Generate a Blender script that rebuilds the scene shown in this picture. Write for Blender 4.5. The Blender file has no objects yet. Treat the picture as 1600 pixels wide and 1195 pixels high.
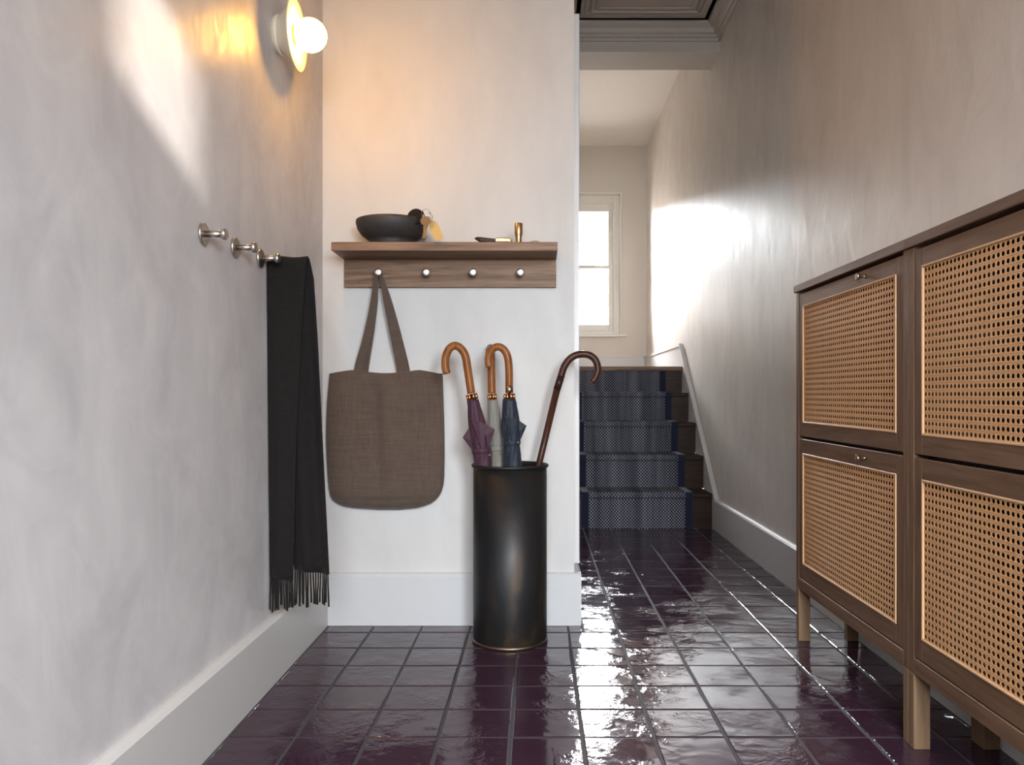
import bpy, bmesh, math, random
from mathutils import Vector, Matrix
random.seed(7)
SC = bpy.context.scene
COL = SC.collection
PI = math.pi
# ------------------------------------------------------------------ camera
F, VX, VY, H = 1270.0, 840.0, 617.0, 0.88      # focal length and vanishing point in pixels of the 1600x1195 frame, eye height
cam = bpy.data.cameras.new('camera'); camo = bpy.data.objects.new('camera', cam); COL.objects.link(camo)
camo.location = (0, 0, H); camo.rotation_euler = (PI / 2, 0, 0)
cam.sensor_width = 36; cam.lens = 36 * F / 1600
cam.shift_x = -(VX - 800) / 1600; cam.shift_y = (VY - 597.5) / 1600
cam.clip_start = 0.02
SC.camera = camo
# ------------------------------------------------------------------ light
SC.view_settings.view_transform = 'Standard'; SC.view_settings.look = 'None'
SC.view_settings.gamma = 1.0; SC.view_settings.use_curve_mapping = False
SC.view_settings.exposure = 0.8
SKY, SUN, DOOR, GLOBE = 95.0, 6.6, 40.5, 54.0
w = bpy.data.worlds.new('sky'); SC.world = w; w.use_nodes = True
bg = w.node_tree.nodes['Background']; bg.inputs[0].default_value = (0.93, 0.97, 1.0, 1); bg.inputs[1].default_value = SKY
SC.cycles.max_bounces = 10; SC.cycles.diffuse_bounces = 6; SC.cycles.glossy_bounces = 5
SC.cycles.caustics_reflective = False; SC.cycles.caustics_refractive = False
SC.cycles.sample_clamp_indirect = 6
def lamp(name, kind, loc, direction, power, color, **kw):
    l = bpy.data.lights.new(name, kind); l.energy = power; l.color = color
    for k, v in kw.items(): setattr(l, k, v)
    o = bpy.data.objects.new(name, l); COL.objects.link(o); o.location = loc
    o.rotation_euler = Vector(direction).to_track_quat('-Z', 'Y').to_euler()
    return o
lamp('sunlight', 'SUN', (4, -8, 5), (-0.42, 1, -0.36), SUN, (1.0, 0.93, 0.84), angle=math.radians(1.3))
# area lamps behind the viewer: daylight at the street door, fill at an added sidelight
lamp('door_daylight', 'AREA', (0.0, -1.24, 1.2), (0, 1, -.56), DOOR*.8, (0.90, 0.95, 1.0), shape='RECTANGLE', size=0.72, size_y=1.66, spread=math.radians(100))
lamp('added_sidelight_fill', 'AREA', (0.82, -1.24, 1.2), (-.16, 1, -.56), DOOR, (0.90, 0.95, 1.0), shape='RECTANGLE', size=0.52, size_y=1.66, spread=math.radians(100))
# daylight through the landing window, set in its opening
def portal(name, loc, d, sx, sy):
    p = lamp(name, 'AREA', loc, d, 1.0, (1, 1, 1), shape='RECTANGLE', size=sx, size_y=sy)
    p.data.cycles.is_portal = True
portal('landing_portal', (0.545, 9.02, 2.29), (0, -1, 0), 0.72, 1.56)
portal('fanlight_portal', (0.51, -1.52, 2.745), (0, 1, 0), 0.24, 0.37)

# ------------------------------------------------------------------ helpers
def P(px, py, D):
    return Vector(((px - VX) * D / F, D, H - (py - VY) * D / F))
class MB:
    def __init__(s): s.v, s.f, s.sm, s.uv = [], [], [], {}
    def add(s, vs, fs, smooth=False):
        o = len(s.v); s.v += [tuple(p) for p in vs]
        for f in fs: s.f.append(tuple(i + o for i in f)); s.sm.append(smooth)
        return o
    def box(s, x0, x1, y0, y1, z0, z1, c=0.0):
        if c <= 0:
            vs = [(x, y, z) for x in (x0, x1) for y in (y0, y1) for z in (z0, z1)]
            s.add(vs, [(0,1,3,2),(4,6,7,5),(0,4,5,1),(2,3,7,6),(0,2,6,4),(1,5,7,3)])
        else:
            bm = bmesh.new(); bmesh.ops.create_cube(bm, size=1)
            for v in bm.verts:
                v.co = ((x0+x1)/2 + v.co.x*(x1-x0), (y0+y1)/2 + v.co.y*(y1-y0), (z0+z1)/2 + v.co.z*(z1-z0))
            bmesh.ops.bevel(bm, geom=bm.edges[:], offset=c, segments=1, affect='EDGES', profile=0.5)
            s.bm(bm)
        return s
    def bm(s, bm, smooth=False):
        bm.verts.index_update()
        s.add([v.co[:] for v in bm.verts], [tuple(v.index for v in f.verts) for f in bm.faces], smooth); bm.free()
    def tube(s, pts, r, n=12, cap=True, smooth=True, flat=1.0, up=None):
        pts = [Vector(p) for p in pts]; m = len(pts)
        rr = r if callable(r) else (lambda t: r)
        T = []
        for i in range(m):
            a = pts[max(i-1, 0)]; b = pts[min(i+1, m-1)]; T.append((b-a).normalized())
        u = Vector(up) if up else Vector((0,0,1)) if abs(T[0].z) < .9 else Vector((0,1,0))
        u = (u - T[0]*u.dot(T[0])).normalized(); vs = []
        for i in range(m):
            u = (u - T[i]*u.dot(T[i])).normalized(); w_ = T[i].cross(u); R = rr(i/(m-1))
            for k in range(n):
                a = 2*PI*k/n; vs.append(pts[i] + u*math.cos(a)*R + w_*math.sin(a)*R*flat)
        fs = [(i*n+k, i*n+(k+1)%n, (i+1)*n+(k+1)%n, (i+1)*n+k) for i in range(m-1) for k in range(n)]
        o = s.add(vs, fs, smooth)
        if cap: s.f += [tuple(o+k for k in reversed(range(n))), tuple(o+(m-1)*n+k for k in range(n))]; s.sm += [False, False]
        return s
    def lathe(s, prof, n=40, M=None, smooth=True, cap0=True, cap1=True):
        # prof: (radius, height) pairs round +Z, then moved by matrix M
        M = M or Matrix(); vs = []
        for r, h in prof:
            for k in range(n):
                a = 2*PI*k/n; vs.append(M @ Vector((r*math.cos(a), r*math.sin(a), h)))
        m = len(prof)
        o = s.add(vs, [(i*n+k, i*n+(k+1)%n, (i+1)*n+(k+1)%n, (i+1)*n+k) for i in range(m-1) for k in range(n)], smooth)
        if cap0: s.f.append(tuple(o+k for k in reversed(range(n)))); s.sm.append(False)
        if cap1: s.f.append(tuple(o+(m-1)*n+k for k in range(n))); s.sm.append(False)
        return s
    def prism(s, poly, a, b, axis='x', smooth=False):
        # poly in the two other axes: x -> (y,z), y -> (x,z), z -> (x,y)
        def q(p, t): return (t, p[0], p[1]) if axis == 'x' else (p[0], t, p[1]) if axis == 'y' else (p[0], p[1], t)
        n = len(poly); vs = [q(p, a) for p in poly] + [q(p, b) for p in poly]
        fs = [(k, (k+1) % n, n+(k+1) % n, n+k) for k in range(n)]
        s.add(vs, fs, smooth); o = len(s.v)-2*n
        s.f += [tuple(o+k for k in reversed(range(n))), tuple(o+n+k for k in range(n))]; s.sm += [False, False]
        return s
    def grid(s, fn, nu, nv, smooth=True, closed=False):
        vs = [fn(i/nu, j/nv) for j in range(nv+1) for i in range(nu+1)]; W = nu+1
        s.add(vs, [(j*W+i, j*W+i+1, (j+1)*W+i+1, (j+1)*W+i) for j in range(nv) for i in range(nu)], smooth); return s
    def mesh(s, name):
        me = bpy.data.meshes.new(name); me.from_pydata(s.v, [], s.f); me.update()
        me.polygons.foreach_set('use_smooth', s.sm)
        bm = bmesh.new(); bm.from_mesh(me); bmesh.ops.recalc_face_normals(bm, faces=bm.faces[:]); bm.to_mesh(me); bm.free()
        return me
    def obj(s, name, mat, parent=None, **props):
        return link(name, s.mesh(name), mat, parent, **props)
def link(name, me, mat, parent=None, **props):
    o = bpy.data.objects.new(name, me); COL.objects.link(o)
    if mat and not me.materials: me.materials.append(mat)
    if parent: o.parent = parent
    for k, v in props.items(): o[k] = v
    return o
def thing(name, label, cat, group=None, loc=(0, 0, 0)):
    o = bpy.data.objects.new(name, None); COL.objects.link(o); o.empty_display_size = 0.05
    o.location = loc; o['label'] = label; o['category'] = cat
    if group: o['group'] = group
    return o
def base_empty(o, loc):
    """Move a thing's Empty to its base; parts keep their places."""
    bpy.context.view_layer.update()
    o.location = loc
    for c in o.children: c.matrix_parent_inverse = Matrix.Translation(-Vector(loc))
def box(name, mat, parent, dims, c=0.0, **p): return MB().box(*dims, c=c).obj(name, mat, parent, **p)
def smooth_path(pts, k=8):
    pts = [Vector(p) for p in pts]; out = []
    for i in range(len(pts)-1):
        p0 = pts[max(i-1, 0)]; p1 = pts[i]; p2 = pts[i+1]; p3 = pts[min(i+2, len(pts)-1)]
        for j in range(k):
            t = j/k; t2 = t*t; t3 = t2*t
            out.append(0.5*((2*p1)+(p2-p0)*t+(2*p0-5*p1+4*p2-p3)*t2+(3*p1-p0-3*p2+p3)*t3))
    out.append(pts[-1]); return out
def lerp(a, b, t): return a+(b-a)*t
def interp(tab, t):
    for (a, va), (b, vb) in zip(tab, tab[1:]):
        if t <= b: return lerp(va, vb, (t-a)/(b-a) if b > a else 0)
    return tab[-1][1]
AXX = Matrix.Rotation(PI/2, 4, 'Y')     # +Z -> +X
AXNX = Matrix.Rotation(-PI/2, 4, 'Y')   # +Z -> -X
AXNY = Matrix.Rotation(PI/2, 4, 'X')    # +Z -> -Y

# ------------------------------------------------------------------ materials
class NT:
    def __init__(s, name):
        s.m = bpy.data.materials.new(name); s.m.use_nodes = True; s.t = s.m.node_tree; s.n = s.t.nodes
        s.b = s.n['Principled BSDF']; s.out = s.n['Material Output']
    def new(s, typ, **kw):
        n = s.n.new(typ)
        for k, v in kw.items(): setattr(n, k, v)
        return n
    def l(s, a, b): s.t.links.new(a, b)
    def coord(s, kind='Object', scale=(1, 1, 1), loc=(0, 0, 0)):
        m = s.new('ShaderNodeMapping'); m.inputs['Scale'].default_value = scale; m.inputs['Location'].default_value = loc
        if kind == 'World': s.l(s.new('ShaderNodeNewGeometry').outputs['Position'], m.inputs[0])
        else: s.l(s.new('ShaderNodeTexCoord').outputs[kind], m.inputs[0])
        return m.outputs[0]
    def noise(s, vec, scale, detail=4, rough=.55, dist=0.0):
        n = s.new('ShaderNodeTexNoise'); s.l(vec, n.inputs['Vector'])
        n.inputs['Scale'].default_value = scale; n.inputs['Detail'].default_value = detail
        n.inputs['Roughness'].default_value = rough; n.inputs['Distortion'].default_value = dist
        return n.outputs['Fac']
    def ramp(s, fac, stops):
        r = s.new('ShaderNodeValToRGB'); s.l(fac, r.inputs[0]); e = r.color_ramp.elements
        while len(e) < len(stops): e.new(0.5)
        for k, (p, c) in enumerate(stops): e[k].position = p; e[k].color = (*c, 1) if len(c) == 3 else c
        return r.outputs[0]
    def math(s, op, a, b=None, c=None):
        m = s.new('ShaderNodeMath', operation=op)
        for i, x in enumerate((a, b, c)):
            if x is None: continue
            if isinstance(x, (int, float)): m.inputs[i].default_value = x
            else: s.l(x, m.inputs[i])
        return m.outputs[0]
    def mix(s, fac, a, b, mode='MIX'):
        m = s.new('ShaderNodeMix', data_type='RGBA', blend_type=mode)
        if isinstance(fac, (int, float)): m.inputs['Factor'].default_value = fac
        else: s.l(fac, m.inputs['Factor'])
        for sock, x in (('A', a), ('B', b)):
            k = [i for i in m.inputs if i.name == sock and i.type == 'RGBA'][0]
            if isinstance(x, tuple): k.default_value = (*x, 1)
            else: s.l(x, k)
        return [o for o in m.outputs if o.type == 'RGBA'][0]
    def bump(s, h, strength, dist, prev=None):
        b = s.new('ShaderNodeBump'); b.inputs['Strength'].default_value = strength; b.inputs['Distance'].default_value = dist
        s.l(h, b.inputs['Height'])
        if prev: s.l(prev, b.inputs['Normal'])
        return b.outputs[0]
    def set(s, color=None, rough=None, metal=None, normal=None, spec=None, **kw):
        for k, v in (('Base Color', color), ('Roughness', rough), ('Metallic', metal), ('Specular IOR Level', spec), ('Normal', normal)):
            if v is None: continue
            if isinstance(v, tuple): s.b.inputs[k].default_value = (*v, 1)
            elif isinstance(v, (int, float)): s.b.inputs[k].default_value = v
            else: s.l(v, s.b.inputs[k])
        for k, v in kw.items(): s.b.inputs[k.replace('_', ' ')].default_value = v
        return s.m
def plaster(name, a, b, c, stretch=(1, 1, 0.45), r0=.30, r1=.55, bs=.35):
    t = NT(name); v = t.coord('World', stretch)
    n1 = t.noise(v, 1.7, 5, .6, .6); n2 = t.noise(v, 5.5, 5, .6, 1.2); n3 = t.noise(t.coord('World', (stretch[0]*1.6, stretch[1]*1.6, stretch[2]*1.3)), 8, 6, .6, 1.6)
    f = t.math('ADD', t.math('MULTIPLY', n1, .55), t.math('MULTIPLY', n2, .45))
    col = t.ramp(f, [(.36, a), (.5, b), (.64, c)])
    nb = t.bump(n2, bs, .006); nb = t.bump(n3, bs*.5, .0015, nb)
    ro = t.new('ShaderNodeMapRange'); t.l(n3, ro.inputs[0]); ro.inputs[1].default_value = .3; ro.inputs[2].default_value = .7
    ro.inputs[3].default_value = r0; ro.inputs[4].default_value = r1
    return t.set(col, ro.outputs[0], normal=nb, spec=.45)
def plain(name, col, rough=.5, metal=0.0, bump=0.0, bscale=60, var=.06, spec=.5, **kw):
    t = NT(name); v = t.coord('Object'); n = t.noise(v, bscale, 4)
    c = t.mix(n, tuple(x*(1-var) for x in col), tuple(min(1, x*(1+var)) for x in col))
    return t.set(c, rough, metal, t.bump(n, bump, .002) if bump else None, spec, **kw)
def wood(name, dark, light, axis, rough=.45, scale=1.0, bs=.25, contrast=(.32, .68)):
    t = NT(name); st = {'x': (.06, 1, 1), 'y': (1, .06, 1), 'z': (1, 1, .06)}[axis]
    rnd = t.new('ShaderNodeObjectInfo').outputs['Random']
    add = t.new('ShaderNodeVectorMath', operation='ADD'); t.l(t.coord('Object', tuple(k*scale for k in st)), add.inputs[0])
    cmb = t.new('ShaderNodeCombineXYZ')
    for i in range(3): t.l(t.math('MULTIPLY', rnd, 7.3+3*i), cmb.inputs[i])
    t.l(cmb.outputs[0], add.inputs[1]); v = add.outputs[0]
    n1 = t.noise(v, 22, 5, .6, 2.2); n2 = t.noise(v, 110, 3, .6, .3)
    f = t.math('ADD', t.math('MULTIPLY', n1, .65), t.math('MULTIPLY', n2, .35))
    c = t.ramp(f, [(contrast[0], dark), (contrast[1], light)])
    return t.set(c, rough, normal=t.bump(n2, bs, .0015), spec=.16)
def metal(name, col, rough=.3, streak=(1, 1, 1), amt=.1):
    t = NT(name); n = t.noise(t.coord('Object', streak), 60, 3)
    ro = t.math('ADD', t.math('MULTIPLY', n, amt), rough-amt/2)
    return t.set(col, ro, 1.0)
def fabric(name, a, b, wscale=520, rough=.9, bs=.5, streak=True, sheen=.2):
    t = NT(name)
    n1 = t.noise(t.coord('Object', (1, 1, .06)), wscale*.6, 2); n2 = t.noise(t.coord('Object', (.06, .06, 1)), wscale*.6, 2)
    n3 = t.noise(t.coord('Object'), 6, 4)
    f = t.math('ADD', t.math('ADD', t.math('MULTIPLY', n1, .45), t.math('MULTIPLY', n2, .45)), t.math('MULTIPLY', n3, .1))
    c = t.ramp(f, [(.30, a), (.70, b)])
    return t.set(c, rough, normal=t.bump(f, bs, .0012), spec=.15, Sheen_Weight=sheen, Sheen_Roughness=.5)

M = {}
M['plaster_left'] = plaster('polished_plaster_lilac', (.45, .428, .43), (.535, .51, .507), (.61, .583, .575), stretch=(1, 1, .75), r0=.34, r1=.55, bs=.25)
M['plaster_end'] = plaster('matt_plaster_cream', (.50, .485, .473), (.54, .525, .51), (.575, .56, .543), r0=.5, r1=.65, bs=.1)
M['plaster_right'] = plaster('polished_plaster_taupe', (.60, .55, .505), (.675, .62, .57), (.74, .69, .64), stretch=(1, 1, .5), r0=.36, r1=.54, bs=.45)
M['plaster_stair'] = plain('matt_wall_paint', (.68, .64, .59), .6, bump=.05)
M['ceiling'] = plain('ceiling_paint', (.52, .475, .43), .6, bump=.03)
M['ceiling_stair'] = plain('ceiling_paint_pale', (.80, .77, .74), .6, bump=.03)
M['trim'] = plain('satin_trim_paint', (.64, .63, .625), .38, bump=.04, bscale=25, var=.03)
M['trim_end'] = plain('satin_trim_paint_grey', (.52, .52, .525), .38, bump=.04, bscale=25, var=.03)
M['trim_taupe'] = plain('satin_skirting_paint', (.56, .54, .52), .38, bump=.04, bscale=25, var=.03)
M['white'] = plain('white_window_paint', (.78, .76, .71), .35, var=.02)
M['grout'] = plain('dark_grout', (.045, .042, .047), .75, bump=.4, bscale=300, var=.25)
M['oak_x'] = wood('smoked_oak_x', (.090, .050, .031), (.31, .195, .127), 'x')
M['oak_y'] = wood('smoked_oak_y', (.092, .049, .029), (.195, .115, .070), 'y')
M['oak_z'] = wood('smoked_oak_z', (.092, .049, .029), (.200, .119, .073), 'z')
M['leg_oak'] = wood('leg_oak', (.15, .092, .054), (.24, .155, .093), 'z')
M['dark_x'] = wood('walnut_x', (.018, .009, .006), (.052, .028, .018), 'x', .4)
M['crook'] = wood('chestnut_crook', (.125, .040, .010), (.29, .108, .030), 'z', .3, 1.6, .08, (.36, .62))
M['cane_dark'] = wood('dark_stick_wood', (.018, .007, .005), (.075, .027, .017), 'z', .32, 2, .12)
M['cane_black'] = wood('ebony_grip_wood', (.012, .007, .006), (.035, .018, .014), 'z', .3, 2, .1)
M['steel'] = metal('brushed_steel', (.54, .50, .46), .32, (1, 1, 12))
M['brass'] = metal('aged_brass', (.50, .31, .15), .3, (1, 1, 10))
M['copper'] = metal('copper_tips', (.56, .24, .10), .32)
M['brass_pale'] = metal('pale_brass', (.52, .38, .17), .55)
M['button'] = plain('horn_button', (.10, .06, .03), .5)
M['ring'] = metal('dark_bronze_edge', (.16, .12, .085), .45)
M['knob'] = metal('antique_brass', (.36, .26, .17), .35)
M['cane'] = plain('rattan_cane', (.55, .295, .130), .5, bump=.2, bscale=500, var=.22)
M['bead'] = plain('rattan_bead', (.58, .36, .19), .45, var=.1)
M['scarf'] = fabric('charcoal_wool', (.0060, .0050, .0045), (.014, .0118, .0108), 600, sheen=.04)
M['tote'] = fabric('taupe_linen', (.072, .049, .037), (.110, .080, .062), 330)
M['plum'] = fabric('plum_nylon', (.040, .016, .027), (.064, .028, .042), 700, .55, .15, sheen=.05)
M['grey'] = fabric('stone_grey_nylon', (.165, .155, .135), (.225, .21, .185), 700, .55, .15, sheen=.05)
M['navy'] = fabric('navy_nylon', (.014, .018, .027), (.026, .032, .045), 700, .5, .15, sheen=.05)
M['leather'] = plain('black_leather', (.010, .008, .008), .75, spec=.2, bump=.3, bscale=400)
M['bowl'] = plain('black_stoneware', (.033, .028, .026), .6, bump=.25, bscale=40, var=.2)
M['navy_tape'] = fabric('navy_binding', (.010, .013, .028), (.018, .023, .045), 900)
M['house'] = plain('pale_render', (.75, .68, .62), .8)
M['slate'] = plain('grey_slate', (.35, .36, .42), .7)
M['socket'] = plain('enamel_dish', (.80, .72, .58), .4, var=.02)
def mk_tile():
    t = NT('glazed_plum_tile'); rnd = t.new('ShaderNodeObjectInfo').outputs['Random']
    cmb = t.new('ShaderNodeCombineXYZ')
    for i in range(3): t.l(t.math('MULTIPLY', rnd, 11.0+5*i), cmb.inputs[i])
    def vec(sc):
        a = t.new('ShaderNodeVectorMath', operation='ADD'); t.l(t.coord('World', sc), a.inputs[0]); t.l(cmb.outputs[0], a.inputs[1]); return a.outputs[0]
    n1 = t.noise(vec((1, 1, 1)), 8, 2, .5, .5); n2 = t.noise(vec((1, 1, 1)), 30, 3, .55, 1.8)
    mask = t.new('ShaderNodeMapRange'); t.l(t.noise(vec((1, 1, 1)), 7, 2), mask.inputs[0]); mask.inputs[1].default_value = .42; mask.inputs[2].default_value = .62
    n2m = t.math('MULTIPLY', n2, mask.outputs[0])
    base = t.mix(t.noise(vec((1, 1, 1)), 6, 4), (.025, .0095, .0175), (.048, .023, .036))
    base = t.mix(t.math('MULTIPLY', rnd, .5), base, (.036, .016, .030))
    nb = t.bump(n1, .22, .007); nb = t.bump(n2m, .55, .0035, nb)
    ro = t.math('ADD', t.math('MULTIPLY', n2, .06), .05)
    return t.set(base, ro, normal=nb, spec=.40)
M['tile'] = mk_tile()
def mk_bronze():
    t = NT('blackened_bronze'); v = t.coord('Object', (1, 1, .45))
    n1 = t.noise(v, 7, 5, .6, .8); n2 = t.noise(v, 26, 4)
    c = t.ramp(n1, [(.40, (.013, .014, .016)), (.56, (.022, .019, .018)), (.70, (.060, .036, .018))])
    ro = t.math('ADD', t.math('MULTIPLY', n2, .20), .38)
    return t.set(c, ro, .5, spec=.5)
M['bronze'] = mk_bronze()
def mk_runner():
    t = NT('woven_runner'); uv = t.new('ShaderNodeSeparateXYZ'); t.l(t.new('ShaderNodeTexCoord').outputs['UV'], uv.inputs[0])
    k = PI / .0104
    cu = t.math('COSINE', t.math('MULTIPLY', uv.outputs[0], k)); cv = t.math('COSINE', t.math('MULTIPLY', uv.outputs[1], k*.95))
    f = t.math('MULTIPLY', cu, cv)
    m = t.new('ShaderNodeMapRange'); t.l(f, m.inputs[0]); m.inputs[1].default_value = -.08; m.inputs[2].default_value = .30
    st = t.noise(t.coord('UV', (1, .02, 1)), 16, 2)
    light = t.ramp(st, [(.35, (.15, .15, .17)), (.65, (.34, .34, .37))])
    c = t.mix(m.outputs[0], (.014, .016, .030), light)
    return t.set(c, .95, normal=t.bump(f, .6, .003), spec=.1)
M['runner'] = mk_runner()
def mk_glass():
    t = NT('clear_pane'); tr = t.new('ShaderNodeBsdfTransparent'); gl = t.new('ShaderNodeBsdfGlossy'); gl.inputs['Roughness'].default_value = .02
    fr = t.new('ShaderNodeFresnel'); fr.inputs[0].default_value = 1.4; mx = t.new('ShaderNodeMixShader')
    t.l(fr.outputs[0], mx.inputs[0]); t.l(tr.outputs[0], mx.inputs[1]); t.l(gl.outputs[0], mx.inputs[2]); t.l(mx.outputs[0], t.out.inputs[0])
    return t.m
M['glass'] = mk_glass()
M['frosted'] = plain('obscured_glass', (.80, .84, .86), .5, var=.02)
def mk_globe():
    t = NT('opal_globe'); t.set((.9, .85, .75), .3)
    t.b.inputs['Emission Color'].default_value = (1.0, .47, .065, 1); t.b.inputs['Emission Strength'].default_value = GLOBE
    return t.m
M['globe'] = mk_globe()

# ------------------------------------------------------------------ the setting
XL, XR, YE, YF, YB = -0.825, 1.175, 3.12, -1.3, 8.77     # left wall, right wall, end wall, street wall, landing wall
XC = 0.14                                                # corridor side of the end wall
ZC, ZS, ZT = 3.25, 3.57, 3.75                            # hall ceiling, stair ceiling, top of the walls
ST = dict(kind='structure')
box('wall_left', M['plaster_left'], None, (XL-.12, XL, YF, YE+.15, 0, ZT), **ST)
box('wall_end', M['plaster_end'], None, (XL, XC, YE, YE+.14, 0, ZT), **ST)
box('wall_corridor', M['plaster_stair'], None, (XC-.12, XC, YE+.14, YB+.25, 0, ZT), **ST)
box('wall_right', M['plaster_right'], None, (XR, XR+.12, YF, YB+.25, 0, ZT), **ST)
WX0, WX1, WZ0, WZ1 = .195, .895, 1.53, 3.055             # landing window opening
MB().box(XC, WX0, YB, YB+.25, 0, ZT).box(WX1, XR, YB, YB+.25, 0, ZT).box(WX0, WX1, YB, YB+.25, 0, WZ0).box(WX0, WX1, YB, YB+.25, WZ1, ZT).obj('wall_landing', M['plaster_stair'], None, **ST)
FX0, FX1, FZ0, FZ1 = .393, .628, 2.56, 2.93              # small high window beside the street door
DX0, DX1, DZ1 = -.46, .46, 2.12
MB().box(XL, DX0, YF-.2, YF, 0, ZT).box(DX1, .54, YF-.2, YF, 0, FZ0).box(1.10, XR, YF-.2, YF, 0, FZ0).box(.54, 1.10, YF-.2, YF, 0, .34).box(.54, 1.10, YF-.2, YF, 2.06, FZ0).box(DX0, DX1, YF-.2, YF, DZ1, FZ0).box(DX0, FX0, YF-.2, YF, FZ0, ZT)\
    .box(FX1, XR, YF-.2, YF, FZ0, ZT).box(FX0, FX1, YF-.2, YF, FZ1, ZT).obj('wall_street', M['plaster_end'], None, **ST)
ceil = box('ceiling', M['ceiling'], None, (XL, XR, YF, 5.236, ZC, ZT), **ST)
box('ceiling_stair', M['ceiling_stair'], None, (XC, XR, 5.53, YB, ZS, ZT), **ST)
box('wall_beam', M['ceiling'], None, (XC, XR, 5.236, 5.53, 3.09, ZT), **ST)
# street door behind the viewer
d1 = MB().box(DX0, DX0+.1, YF-.06, YF-.015, 0.005, DZ1).box(DX1-.1, DX1, YF-.06, YF-.015, 0.005, DZ1).box(DX0+.1, DX1-.1, YF-.06, YF-.015, 0.005, .34)\
    .box(DX0+.1, DX1-.1, YF-.06, YF-.015, 2.04, DZ1).obj('door_1', M['dark_x'], None, **ST)
box('pane', M['frosted'], d1, (DX0+.1, DX1-.1, YF-.045, YF-.035, .34, 2.04))
MB().lathe([(.012, 0), (.012, .03), (.028, .04), (.028, .06)], 16, Matrix.Translation((DX1-.05, YF-.015, 1.0)) @ Matrix.Rotation(-PI/2, 4, 'X')).obj('door_knob', M['knob'], d1)
w3 = MB()  # unseen sidelight, added to house the fill lamp that evens the left wall
for a in ((.54, .56, .34, 2.06), (1.08, 1.10, .34, 2.06), (.56, 1.08, .34, .36), (.56, 1.08, 2.04, 2.06)): w3.box(a[0], a[1], YF-.06, YF-.015, a[2], a[3])
w3 = w3.obj('window_added_sidelight', M['white'], None, **ST)
box('pane', M['frosted'], w3, (.56, 1.08, YF-.045, YF-.035, .36, 2.04))
w2 = MB()
for a in ((FX0, FX0+.012, FZ0, FZ1), (FX1-.012, FX1, FZ0, FZ1), (FX0+.012, FX1-.012, FZ0, FZ0+.012), (FX0+.012, FX1-.012, FZ1-.012, FZ1)):
    w2.box(a[0], a[1], YF-.12, YF-.08, a[2], a[3])
w2 = w2.obj('window_2', M['white'], None, **ST)
box('pane', M['glass'], w2, (FX0+.012, FX1-.012, YF-.102, YF-.098, FZ0+.012, FZ1-.012))
# baseboards
BH = .20
def skirting(name, mat, poly_fn, a, b, axis): return MB().prism(poly_fn, a, b, axis).obj(name, mat, None, **ST)
def prof(x0, d, z0=0.0, h=BH):       # x0 = wall plane, d = signed thickness
    return [(x0, z0), (x0+d, z0), (x0+d, z0+h-.012), (x0+d*.72, z0+h-.004), (x0+d*.35, z0+h), (x0, z0+h)]
skirting('baseboard_left', M['trim_taupe'], prof(XL, .025), YF, YE-.02, 'y')
MB().prism(prof(YE, -.02), XL, XC+.025, 'x').prism(prof(XC, .028), YE, YE+.25, 'y').obj('baseboard_end', M['trim_end'], None, **ST)
skirting('baseboard_right', M['trim'], prof(XR, -.025), YF, 5.262, 'y')
skirting('baseboard_landing', M['trim'], prof(YB, -.025, 1.107, .18), XC, XR-.025, 'x')
# sloping string board beside the stairs
sp = [(5.262, 0), (5.262, BH), (6.58, 1.289), (YB, 1.287), (YB, 0)]
MB().prism(sp, XR-.022, XR, 'x').obj('trim_1', M['trim'], None, **ST)
cap = [Vector((XR-.022, 5.262, BH-.004)), Vector((XR-.022, 6.58, 1.285)), Vector((XR-.022, YB-.02, 1.283))]
m = MB()
for a, b in zip(cap, cap[1:]):
    d = (b-a).normalized(); n = Vector((0, -d.z, d.y))
    q = [a-n*.012, a+n*.012, b+n*.012, b-n*.012]
    vs = [(XR-.032, p.y, p.z) for p in q] + [(XR-.002, p.y, p.z) for p in q]
    m.add(vs, [(0,1,2,3),(7,6,5,4),(0,4,5,1),(1,5,6,2),(2,6,7,3),(3,7,4,0)])
m.obj('trim_2', M['trim'], None, **ST)
# upright casing on the corridor edge of the end wall
box('trim_3', M['trim'], None, (XC, XC+.029, YE+.16, YE+.24, BH, 2.42), .003, **ST)
# cornice and panel moulding of the corridor ceiling
cprof = [(0, 0), (.012, 0), (.012, .016), (.030, .022), (.030, .034), (.046, .040), (.060, .062), (.092, .080), (.098, .095), (.125, .095), (0, .095)]
m = MB()
m.prism([(XR-a, ZC-.095+b) for a, b in cprof], YF, 5.236, 'y')
m.prism([(XC+a, ZC-.095+b) for a, b in cprof], YE+.14, 5.236, 'y')
m.prism([(5.236-a, ZC-.095+b) for a, b in cprof], XC, XR, 'x')
m.obj('trim_4', M['ceiling'], None, **ST)
for i, (ins, wd, dz) in enumerate(((0, .022, .012), (.035, .016, .018), (.062, .03, .010))):
    x0, x1, y0, y1 = .29+ins, 1.03-ins, 3.35+ins, 5.05-ins
    m = MB()
    for q in ((x0, x1, y0, y0+wd), (x0, x1, y1-wd, y1), (x0, x0+wd, y0+wd, y1-wd), (x1-wd, x1, y0+wd, y1-wd)):
        m.box(q[0], q[1], q[2], q[3], ZC-dz, ZC, .004)
    m.obj('moulding', M['ceiling'], ceil)
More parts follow.
